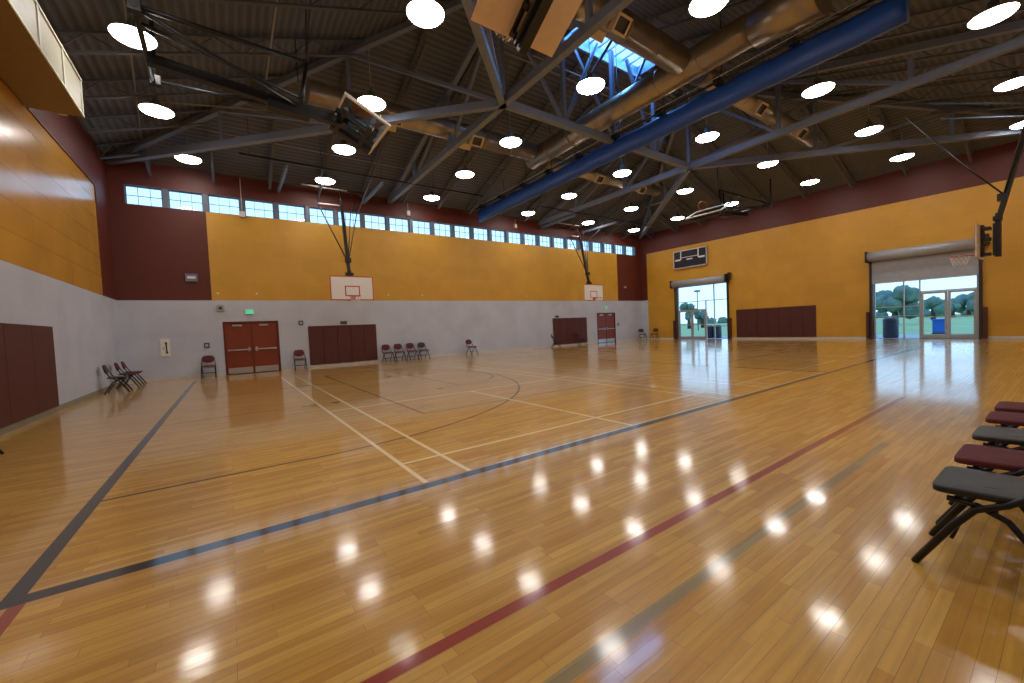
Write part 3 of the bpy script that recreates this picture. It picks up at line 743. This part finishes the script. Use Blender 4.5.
fitting('exit_sign', 'lit green exit sign above the nearer maroon doors', 'exit sign', exit_sign, (4.0, 0, 2.57))
fitting('exit_sign', 'small exit sign above the far maroon doors', 'exit sign', exit_sign, (25.85, 0, 2.55))
def horn(o):
    t = MB(); t.box(-.12, .12, -.07, -.002, -.13, .13, 'alu', .01); t.build('case', o)
    t = MB(); t.lathe([(0, 0), (.05, 0), (.06, .03), (.0, .03)], 'darkgrey', 16); g_ = t.build('speaker_cone', o); g_.rotation_euler = (PI / 2, 0, 0); g_.location = (0, -.07, 0)
fitting('wall_speaker', 'small grey speaker box high left of the exit sign', 'speaker', horn, (3.03, 0, 2.74))
def ext(o):
    t = MB(); t.box(-.16, .16, -.012, -.002, -.36, .36, 'plain', .004); t.build('cabinet_frame', o)
    t = MB(); t.box(-.12, .12, -.022, -.0125, -.32, .32, 'white', .004); t.build('cabinet_door', o)
    t = MB(); t.tube([(.03, -.03, .2), (.035, -.03, .08), (.04, -.03, -.1), (.045, -.03, -.22)], [.035, .02, .02, .035], 'black', 10); t.build('pull_handle', o)
    t = MB(); t.box(-.09, -.02, -.026, -.0225, -.08, .02, 'base'); t.build('notice', o)
fitting('extinguisher_cabinet', 'white cabinet with a black vertical handle on the back wall near the corner', 'cabinet', ext, (1.24, 0, 1.25))
def switch(o):
    t = MB(); t.box(-.09, .09, -.03, -.002, -.10, .10, 'darkgrey', .006); t.build('box', o)
    t = MB(); t.box(-.05, .05, -.036, -.0305, -.05, .05, 'alu'); t.build('plate', o)
fitting('switch_box', 'dark switch box above the chair left of the nearer doors', 'switch', switch, (2.5, 0, 1.26))
fitting('switch_box', 'dark switch box on the wall right of the far doors', 'switch', switch, (27.2, 0, 1.28))
fitting('switch_box', 'small dark box high between the nearer doors and the wall pad', 'switch', switch, (5.9, 0, 2.05))
def plaque(o):
    t = MB(); t.box(-.15, .15, -.02, -.002, -.07, .07, 'darkgrey', .004); t.build('plate', o)
fitting('wall_plaque', 'small dark plaque centred above the nearer wall pad', 'plaque', plaque, (7.7, 0, 2.01))
fitting('wall_plaque', 'small dark plaque above the left end of the farther wall pad', 'plaque', plaque, (21.1, 0, 2.0))
def emer(o):
    t = MB(); t.box(-.19, .19, -.09, -.002, -.17, .13, 'steel', .01); t.build('case', o)
    t = MB(); t.box(-.13, .13, -.096, -.0905, -.06, .03, 'white', .01); t.build('lens', o)
fitting('wall_light', 'unlit silver wall light on the maroon panel left of the ochre panel', 'wall light', emer, (2.18, 0, 3.95))
fitting('wall_light', 'pale wall light on the far maroon panel right of the ochre panel', 'wall light', emer, (28.1, 0, 4.1)).scale = (.7, .7, .5)
def hook(o):
    t = MB(); t.lathe([(0, 0), (.045, 0), (.045, .02), (.02, .03), (0, .035)], 'white', 12); g_ = t.build('plate', o); g_.rotation_euler = (PI / 2, 0, 0)
for x, l in ((2.97, 'near its left edge'), (4.3, 'above the exit sign'), (9.9, 'just right of the nearer board'), (11.7, 'above the row of four chairs'), (18.6, 'left of the farther board')):
    fitting('eye_plate', 'small white round plate low on the ochre panel %s' % l, 'wall plate', hook, (x, -.002, 3.33))
def dropbox(h):
    def f(o):
        t = MB(); t.box(-.09, .09, -.12, -.002, -.12, .12, 'plain', .01); t.build('box', o)
        t = MB(); t.tube([(0, -.06, .12), (0, -.06, h)], .012, 'plain', 6); t.build('conduit', o)
    return f
fitting('junction_box', 'pale box on a white conduit between the fourth and fifth windows', 'junction box', dropbox(1.5), (3.98, 0, 6.6)).scale = (1.2, 1, 1)
fitting('junction_box', 'small pale box above the windows between the nearer basket and blue curtain', 'junction box', dropbox(.5), (11.15, 0, 7.55))
fitting('junction_box', 'small pale box above the windows right of the blue curtain end', 'junction box', dropbox(.4), (17.97, 0, 7.62))

# left wall box
bx = empty('overhead_box', (.02, -7.2, 6.55)); tag(bx, 'long cream panelled box projecting high from the left wall', 'overhead box')
LB = 12.6
t = MB(); t.box(0, .84, -LB, 0, 0, .05, 'soffit'); t.build('soffit', bx)['label'] = 'ochre underside'
t = MB()
nP = 10
for k in range(nP):
    y0 = -k * LB / nP; t = MB(); t.box(.80, .85, y0 - LB / nP + .04, y0 - .04, .05, .78, 'cream'); t.build('panel', bx)
t = MB()
for k in range(nP + 1): y = max(-LB + .035, min(-.035, -k * LB / nP)); t.box(.78, .87, y - .035, y + .035, .051, .78, 'creamrib')
t.box(.78, .88, -LB, 0, .78, .82, 'creamrib'); t.box(.851, .875, -LB, 0, .0, .05, 'creamrib'); t.build('rib_frame', bx)
t = MB(); t.box(0, .79, -.03, 0, .05, .82, 'cream'); t.box(0, .79, -LB, -.03, .78, .81, 'cream'); t.build('casing', bx)
t = MB(); t.box(.45, .6, .001, .03, -.02, .14, 'white'); t.build('bracket', bx)

# scoreboard
sb = empty('scoreboard', (L, -4.21, 5.71)); tag(sb, 'dark scoreboard with white lines high on the ochre wall', 'scoreboard')
t = MB(); t.box(-.14, -.003, -1.2, 1.2, -.6, .6, 'scorebd', .01); t.build('case', sb)
t = MB()
for y0, y1, z0, z1 in ((-1.24, -1.19, -.62, .62), (1.19, 1.24, -.62, .62), (-1.24, 1.24, .57, .62), (-1.24, 1.24, -.62, -.57)): t.box(-.16, -.02, y0, y1, z0, z1, 'plain')
t.build('rim_frame', sb)
t = MB()  # line pattern (y grows to the left of the board as seen)
for y0, y1, z0, z1 in ((.62, .70, -.02, .57), (-.68, -.60, -.02, .57), (-.6, .62, .10, .14), (.70, 1.1, -.08, .04), (-1.1, -.68, -.08, .04), (-.22, .22, -.08, .0)): t.box(-.146, -.1405, y0, y1, z0, z1, 'white')
t.build('line_pattern', sb)

# ------------------------------------------------------------------ roll-up doors and storefronts (right wall)
def rollup(lbl, y0, y1, z0, z1, slab_to=None):
    r = empty('roll_up_door', (L, (y0 + y1) / 2, 0)); tag(r, lbl, 'roll-up door'); c = (y0 + y1) / 2
    a, b = y1 - c, y0 - c    # a<b
    t = MB(); zc_ = (z0 + z1) / 2; rr = (z1 - z0) / 2
    t.tube([(-rr - .04, a - .1, zc_), (-rr - .04, b + .1, zc_)], rr, 'shutter', 20); t.box(-rr, -.003, a - .1, b + .1, z0 + .02, z1 - .02, 'shutter'); t.build('shutter_drum', r)
    t = MB()
    for y in (a - .16, b + .1): t.box(-2 * rr - .06, -.003, y, y + .06, z0 - .03, z1 + .03, 'alud')
    t.build('end_bracket', r)
    t = MB(); t.box(-.30, -.06, a - .30, a - .165, z0 + .1, z1 + .12, 'black', .01); t.tube([(-.35, a - .1, zc_ + .05), (-.35, a + .35, zc_ + .05)], .09, 'pad', 12); t.build('motor', r)
    for y in (a - .10, b + .0):
        t = MB(); t.box(-.1, -.003, y, y + .10, 0, z0, 'alud'); t.build('guide_rail', r)
    for y in (a - .24, b + .12):
        t = MB(); t.box(-.14, -.003, y, y + .12, 0.02, 1.38, 'pad', .01); t.build('rail_guard', r)
    if slab_to:
        t = MB(); n = 14
        for k in range(n):
            za = slab_to + .06 + (z0 - slab_to - .06) * k / n; zb = slab_to + .06 + (z0 - slab_to - .06) * (k + 1) / n
            t.box(-.06, -.035, a, b, za, zb - .008, 'shutter'); t.box(-.05, -.04, a, b, zb - .008, zb, 'shutter')
        t.build('slat_curtain', r)
        t = MB(); t.box(-.07, -.02, a, b, slab_to, slab_to + .06, 'alu'); t.build('bottom_bar', r)
rollup('raised roll-up shutter with grey drum over the far glazed entrance', -3.02, -6.68, 3.75, 4.22)
rollup('grey roll-up shutter half lowered over the nearer glazed entrance', -13.95, -17.5, 3.90, 4.38, 2.78)
def storefront(idx, y0, y1, top, vert, horiz, doors):
    """vert: (y, z0, z1); horiz: (ya, yb, z)"""
    xc = L + .16; d = .05; w_ = .045
    t = MB()
    t.box(xc - d, xc + d, y0 - .06, y0, 0, top, 'alu'); t.box(xc - d, xc + d, y1, y1 + .06, 0, top, 'alu'); t.box(xc - d, xc + d, y1 + .06, y0 - .06, top - .06, top, 'alu')
    for y, za, zb in vert: t.box(xc - d, xc + d, y - w_ / 2, y + w_ / 2, za, zb, 'alu')
    for ya, yb, z in horiz: t.box(xc - d + .004, xc + d - .004, min(ya, yb), max(ya, yb), z - w_ / 2, z + w_ / 2, 'alu')
    f = struct(t.build('window_%d' % idx))
    t = MB(); t.box(xc - .004, xc + .004, y1 + .06, y0 - .06, 2.12 if doors else .05, top - .06, 'glass')
    t.build('pane', f)
    lo_ = [y0 - .06, y1 + .06]
    ya, yb = doors[0]
    t = MB()
    rest = (y1 + .06, yb) if abs(ya - y0) < .5 else (ya, y0 - .06)
    t.box(xc - .004, xc + .004, rest[0], rest[1], .04, 2.119, 'glass'); t.build('pane', f)
    mid = (ya + yb) / 2; dt = doors[1]
    for k, (a, b) in enumerate(((ya, mid + .006), (mid - .006, yb))):
        a, b = max(a, b), min(a, b)
        t = MB(); s = .09
        t.box(xc - .03, xc + .03, a - s, a, .01, dt, 'alu'); t.box(xc - .03, xc + .03, b, b + s, .01, dt, 'alu'); t.box(xc - .03, xc + .03, b + s, a - s, .01, .2, 'alu'); t.box(xc - .03, xc + .03, b + s, a - s, dt - .1, dt, 'alu')
        dd = struct(t.build('door_%d' % (doors[2] + k)))
        t = MB(); t.box(xc - .003, xc + .003, b + s, a - s, .2, dt - .1, 'glass'); t.build('pane', dd)
        t = MB(); t.box(xc - .09, xc - .05, b + s, a - s, 1.0, 1.05, 'alu', .005); t.box(xc - .05, xc - .03, b + s - .03, b + s, 1.0, 1.05, 'alu'); t.box(xc - .05, xc - .03, a - s, a - s + .03, 1.0, 1.05, 'alu'); t.build('push_bar', dd)
    return f
storefront(25, -3.04, -6.66, 3.79, [(-5.14, 0, 2.68), (-5.72, 0, 3.73)], [(-3.1, -5.72, 2.66), (-5.72, -6.6, 2.66), (-3.1, -5.12, 2.08), (-5.14, -6.6, 1.36), (-5.14, -6.6, .88)], ((-3.1, -5.11), 2.05, 5))
storefront(26, -13.97, -17.48, 3.88, [(-15.08, 0, 3.8), (-15.64, 0, 2.9), ], [(-13.97, -15.64, 1.58), (-13.97, -15.64, 1.12), (-13.97, -17.42, 2.88), (-15.64, -17.42, 2.24)], ((-15.67, -17.42), 2.21, 7))

# ------------------------------------------------------------------ outside
t = MB(); t.box(L + T, 140, -90, 60, -.25, -.06, 'grass'); struct(t.build('ground_grass'))
t = MB(); t.box(L + T, L + 5.5, -24, 6, -.059, -.03, 'concrete'); struct(t.build('ground_walk'))
def blob(mb, c, r, m, seed, n=2):
    rnd = random.Random(seed); tmp = bmesh.ops.create_icosphere(mb.bm, subdivisions=3, radius=r, matrix=Matrix.Translation(c))
    k_ = mb.mi(m)
    ph = [rnd.uniform(0, 6) for _ in range(6)]
    for v in tmp['verts']:
        d = (v.co - Vector(c)) / r
        s = 1 + .16 * math.sin(5 * d.x + ph[0]) * math.sin(6 * d.y + ph[1]) + .1 * math.sin(11 * d.z + ph[2]) * math.sin(9 * d.x + ph[3]) + rnd.uniform(-.05, .05)
        v.co = Vector(c) + d * r * s
    for f in mb.bm.faces:
        if f.verts[0] in tmp['verts']: pass
    vs = set(tmp['verts'])
    for f in {f for v in vs for f in v.link_faces}: f.material_index = k_; f.smooth = True
def tree(lbl, x, y, h, wd, seed):
    r = empty('tree', (x, y, -.06)); tag(r, lbl, 'tree', None)
    t = MB(); t.tube([(0, 0, 0), (.1, .05, h * .45), (0, 0, h * .7)], [.28, .2, .1], 'bark', 8); t.build('trunk', r)
    t = MB(); rnd = random.Random(seed)
    for k in range(9): blob(t, (rnd.uniform(-.5, .5) * wd, rnd.uniform(-.5, .5) * wd, h * rnd.uniform(.38, .85)), wd * rnd.uniform(.22, .36), 'leaf', seed * 10 + k)
    t.build('crown', r)
# directions from the camera through the glazing: y = cy + (x-cx)*slope
cx_, cy_ = 3.255, -20.078
def along(yw, x): return cy_ + (x - cx_) * (yw - cy_) / (L - cx_)
tree('dark tree seen through the left door leaf of the far entrance', 62, along(-3.95, 62), 4.4, 1.7, 1)
tree('bushy tree seen through the right door leaf of the far entrance', 66, along(-4.95, 66), 3.0, 1.7, 2)
tree('broad tree seen through the left panes of the nearer entrance', 58, along(-14.8, 58), 3.7, 2.5, 3)
tree('low round tree behind the left leaf of the nearer entrance doors', 80, along(-16.1, 80), 2.9, 2.0, 4)
tree('tree seen through the right leaf of the nearer entrance doors', 96, along(-17.2, 96), 3.3, 2.6, 5)
tree('small tree between the two leaves of the nearer entrance', 90, along(-16.72, 90), 2.3, 1.6, 6)
t = MB()
ho = empty('hedge', (110, -10, -.06)); tag(ho, 'long low line of bushes on the horizon outside', 'hedge')
for k in range(34): blob(t, (random.uniform(-2, 2), -45 + k * 2.9, .4), random.uniform(.9, 1.5), 'leaf', 100 + k)
t.build('foliage', ho)
lp = empty('lamp_post', (52, along(-4.62, 52), -.06)); tag(lp, 'tall lamp post outside the far entrance', 'lamp post')
t = MB(); t.tube([(0, 0, 0), (0, 0, 4.9)], .055, 'darkgrey', 10); t.build('pole', lp)
t = MB(); t.box(-.28, .28, -.28, .28, 4.9, 5.1, 'darkgrey', .03); t.build('lamp_head', lp)
def bin_(lbl, x, y, h, rad, m='bin'):
    r = empty('trash_bin', (x, y, -.03)); tag(r, lbl, 'bin')
    t = MB(); t.lathe([(0, 0), (rad * .88, 0), (rad, h * .08), (rad, h * .82), (rad * .97, h * .84), (0, h * .84)], m, 20); t.build('body', r)
    t = MB(); t.lathe([(rad * 1.04, h * .84), (rad * 1.04, h * .9), (rad * .7, h), (rad * .3, h), (0, h * .99)], 'darkgrey', 20); t.build('lid', r)
bin_('dark round bin standing outside the left panes of the nearer entrance', 31.6, along(-14.62, 31.6), 1.08, .31)
bin_('left of two dark bins outside the far entrance', 32.2, along(-5.45, 32.2), .95, .26)
bin_('right of two dark bins outside the far entrance', 32.2, along(-5.98, 32.2), .95, .26)
bo = empty('utility_box', (36, along(-16.32, 36), -.06)); tag(bo, 'bright blue box outside the left leaf of the nearer entrance doors', 'box')
t = MB(); t.box(-.25, .25, -.28, .28, .1, .8, 'blueobj', .03); t.build('body', bo)
t = MB(); t.box(-.28, .28, -.31, .31, .8, .87, 'blueobj', .02); t.box(-.25, .25, -.3, .3, 0, .1, 'darkgrey'); t.build('lid', bo)

# ------------------------------------------------------------------ folding chairs
def make_chair(seatm):
    r = empty('folding_chair')
    W2 = .205
    def outline(hw, hd, p=9, n=28):
        o = []
        for k in range(n):
            a = 2 * PI * k / n; c_, s_ = math.cos(a), math.sin(a)
            o.append((hw * math.copysign(abs(c_) ** (2 / p), c_), hd * math.copysign(abs(s_) ** (2 / p), s_)))
        return o
    # seat: padded, front +y
    t = MB(); rings = []
    for sc_, z in ((.97, .436), (1, .44), (1.0, .464), (.99, .470), (.93, .474), (.5, .476)):
        rings.append([t.bm.verts.new((x * sc_ * (1 - .06 * (-(y) / .2)), y * sc_, z + (.006 if y < 0 else -.004 * (y / .2) ** 2))) for x, y in outline(.222, .21)])
    k_ = t.mi(seatm)
    for A, B in zip(rings, rings[1:]):
        for k in range(28):
            f = t.bm.faces.new((A[k], A[(k + 1) % 28], B[(k + 1) % 28], B[k])); f.material_index = k_; f.smooth = True
    t.bm.faces.new(rings[0]).material_index = k_; t.bm.faces.new(rings[-1]).material_index = k_
    t.build('seat', r)
    # backrest: fan/oval pad, curved
    t = MB(); ol = outline(.215, .135, 2.1, 24); fr, bk = [], []
    def bp(x, z, d):
        s_ = (z + .125) / .25
        yy = -.235 - .05 * s_ + .35 * x * x; return (x * (1 + .08 * (s_ - .5)), yy + d, .715 + z)
    rg = []
    for sc_, d in ((.55, .022), (.9, .018), (1, .004), (1, -.010), (.92, -.018), (.5, -.018)):
        rg.append([t.bm.verts.new(bp(x * sc_, z * sc_, d)) for x, z in ol])
    k_ = t.mi(seatm)
    for A, B in zip(rg, rg[1:]):
        for k in range(24):
            f = t.bm.faces.new((A[k], A[(k + 1) % 24], B[(k + 1) % 24], B[k])); f.material_index = k_; f.smooth = True
    for R_ in (rg[0], rg[-1]): t.bm.faces.new(R_).material_index = k_
    t.build('backrest', r)
    for s_ in (-1, 1):
        t = MB(); t.tube([(s_ * .225, .27, .012), (s_ * .225, .13, .26), (s_ * .223, .05, .375), (s_ * .222, -.06, .435), (s_ * .218, -.15, .51), (s_ * .20, -.22, .66), (s_ * .17, -.28, .81)], [.018, .018, .018, .017, .015, .0125, .0125], 'frame', 8)
        t.tube([(s_ * .225, .275, 0), (s_ * .225, .262, .025)], .017, 'blackpl', 8); t.build('front_leg', r)
        t = MB(); t.tube([(s_ * .198, -.27, .012), (s_ * .198, -.15, .22), (s_ * .198, -.06, .345), (s_ * .2, .04, .395), (s_ * .2, .15, .405)], .016, 'frame', 8)
        t.tube([(s_ * .198, -.275, 0), (s_ * .198, -.262, .025)], .017, 'blackpl', 8); t.build('rear_leg', r)
    t = MB(); t.tube([(.225, .13, .20), (-.225, .13, .20)], .009, 'frame', 8); t.build('crossbar', r)
    t = MB(); t.tube([(.198, -.17, .17), (-.198, -.17, .17)], .009, 'frame', 8); t.build('crossbar', r)
    t = MB(); t.tube([(-.225, -.02, .375), (-.2, -.02, .392), (.2, -.02, .392), (.225, -.02, .375)], .010, 'frame', 8); t.box(-.2, .2, .10, .13, .392, .404, 'frame'); t.build('seat_support', r)
    t = MB(); t.tube([(-.17, -.27, .80), (-.14, -.283, .835), (0, -.29, .85), (.14, -.283, .835), (.17, -.27, .80)], .0125, 'frame', 8); t.build('top_rail', r)
    return r
red0, blk0 = make_chair('seatred'), make_chair('seatblk'); used = {'r': 0, 'b': 0}
def chair(k, x, y, face, label, group=None):
    """face: heading in degrees of the chair's front (0 = +x)"""
    src = red0 if k == 'r' else blk0
    o = src if not used[k] else copy_tree(src); used[k] = 1
    o.location = (x, y, 0); o.rotation_euler = (0, 0, math.radians(face - 90)); tag(o, label, 'chair', group)
chair('r', 2.52, -.42, -90, 'maroon folding chair against the back wall left of the nearer doors')
chair('r', 5.72, -.42, -92, 'maroon folding chair between the nearer doors and the wide wall pad')
for k, (x, c, f, l) in enumerate(((9.58, 'r', -86, 'first maroon folding chair beside the nearer wall pad, leftmost of four'), (10.16, 'r', -92, 'maroon folding chair second in the row of four by the back wall'), (10.82, 'r', -88, 'maroon folding chair third in the row of four, beside the black one'), (11.42, 'b', -90, 'black folding chair at the right end of the row of four'))):
    chair(c, x, -.45, f, l, 'row of four chairs along the back wall')
chair('r', 14.2, -.6, -80, 'lone maroon folding chair turned a little sideways midway along the grey wall')
chair('r', 20.45, -.55, -30, 'dark folding chair standing at the left end of the farther wall pad')
chair('r', 22.9, -.5, -60, 'maroon folding chair standing in front of the farther wall pad')
chair('b', 29.12, -.7, -120, 'black folding chair in the far corner by the grey wall')
chair('r', 29.4, -1.55, -170, 'maroon folding chair in the far corner against the ochre wall')
for k, (y, c, l) in enumerate(((-3.25, 'b', 'dark folding chair nearest the camera of three by the left wall'), (-1.75, 'r', 'maroon folding chair in the middle of three by the left wall'), (-.75, 'r', 'maroon folding chair nearest the back corner of three by the left wall'))):
    chair(c, .42, y, 0, l, 'three chairs against the left wall')
chair('b', .33, -11.72, 0, 'dark folding chair by the left wall pad, mostly cut off by the left edge')
for k, (x, c, l) in enumerate(((6.59, 'b', 'closest black folding chair at the right edge with its side legs in view'), (7.25, 'r', 'maroon folding chair right behind the closest black chair'), (7.99, 'b', 'second black folding chair, between two maroon ones in the near row'), (8.73, 'r', 'maroon folding chair just beyond the second black one in the near row'), (9.35, 'r', 'farthest maroon folding chair of the near row at the right edge'))):
    chair(c, x, -19.81, 90, l, 'near row of chairs at the right edge')
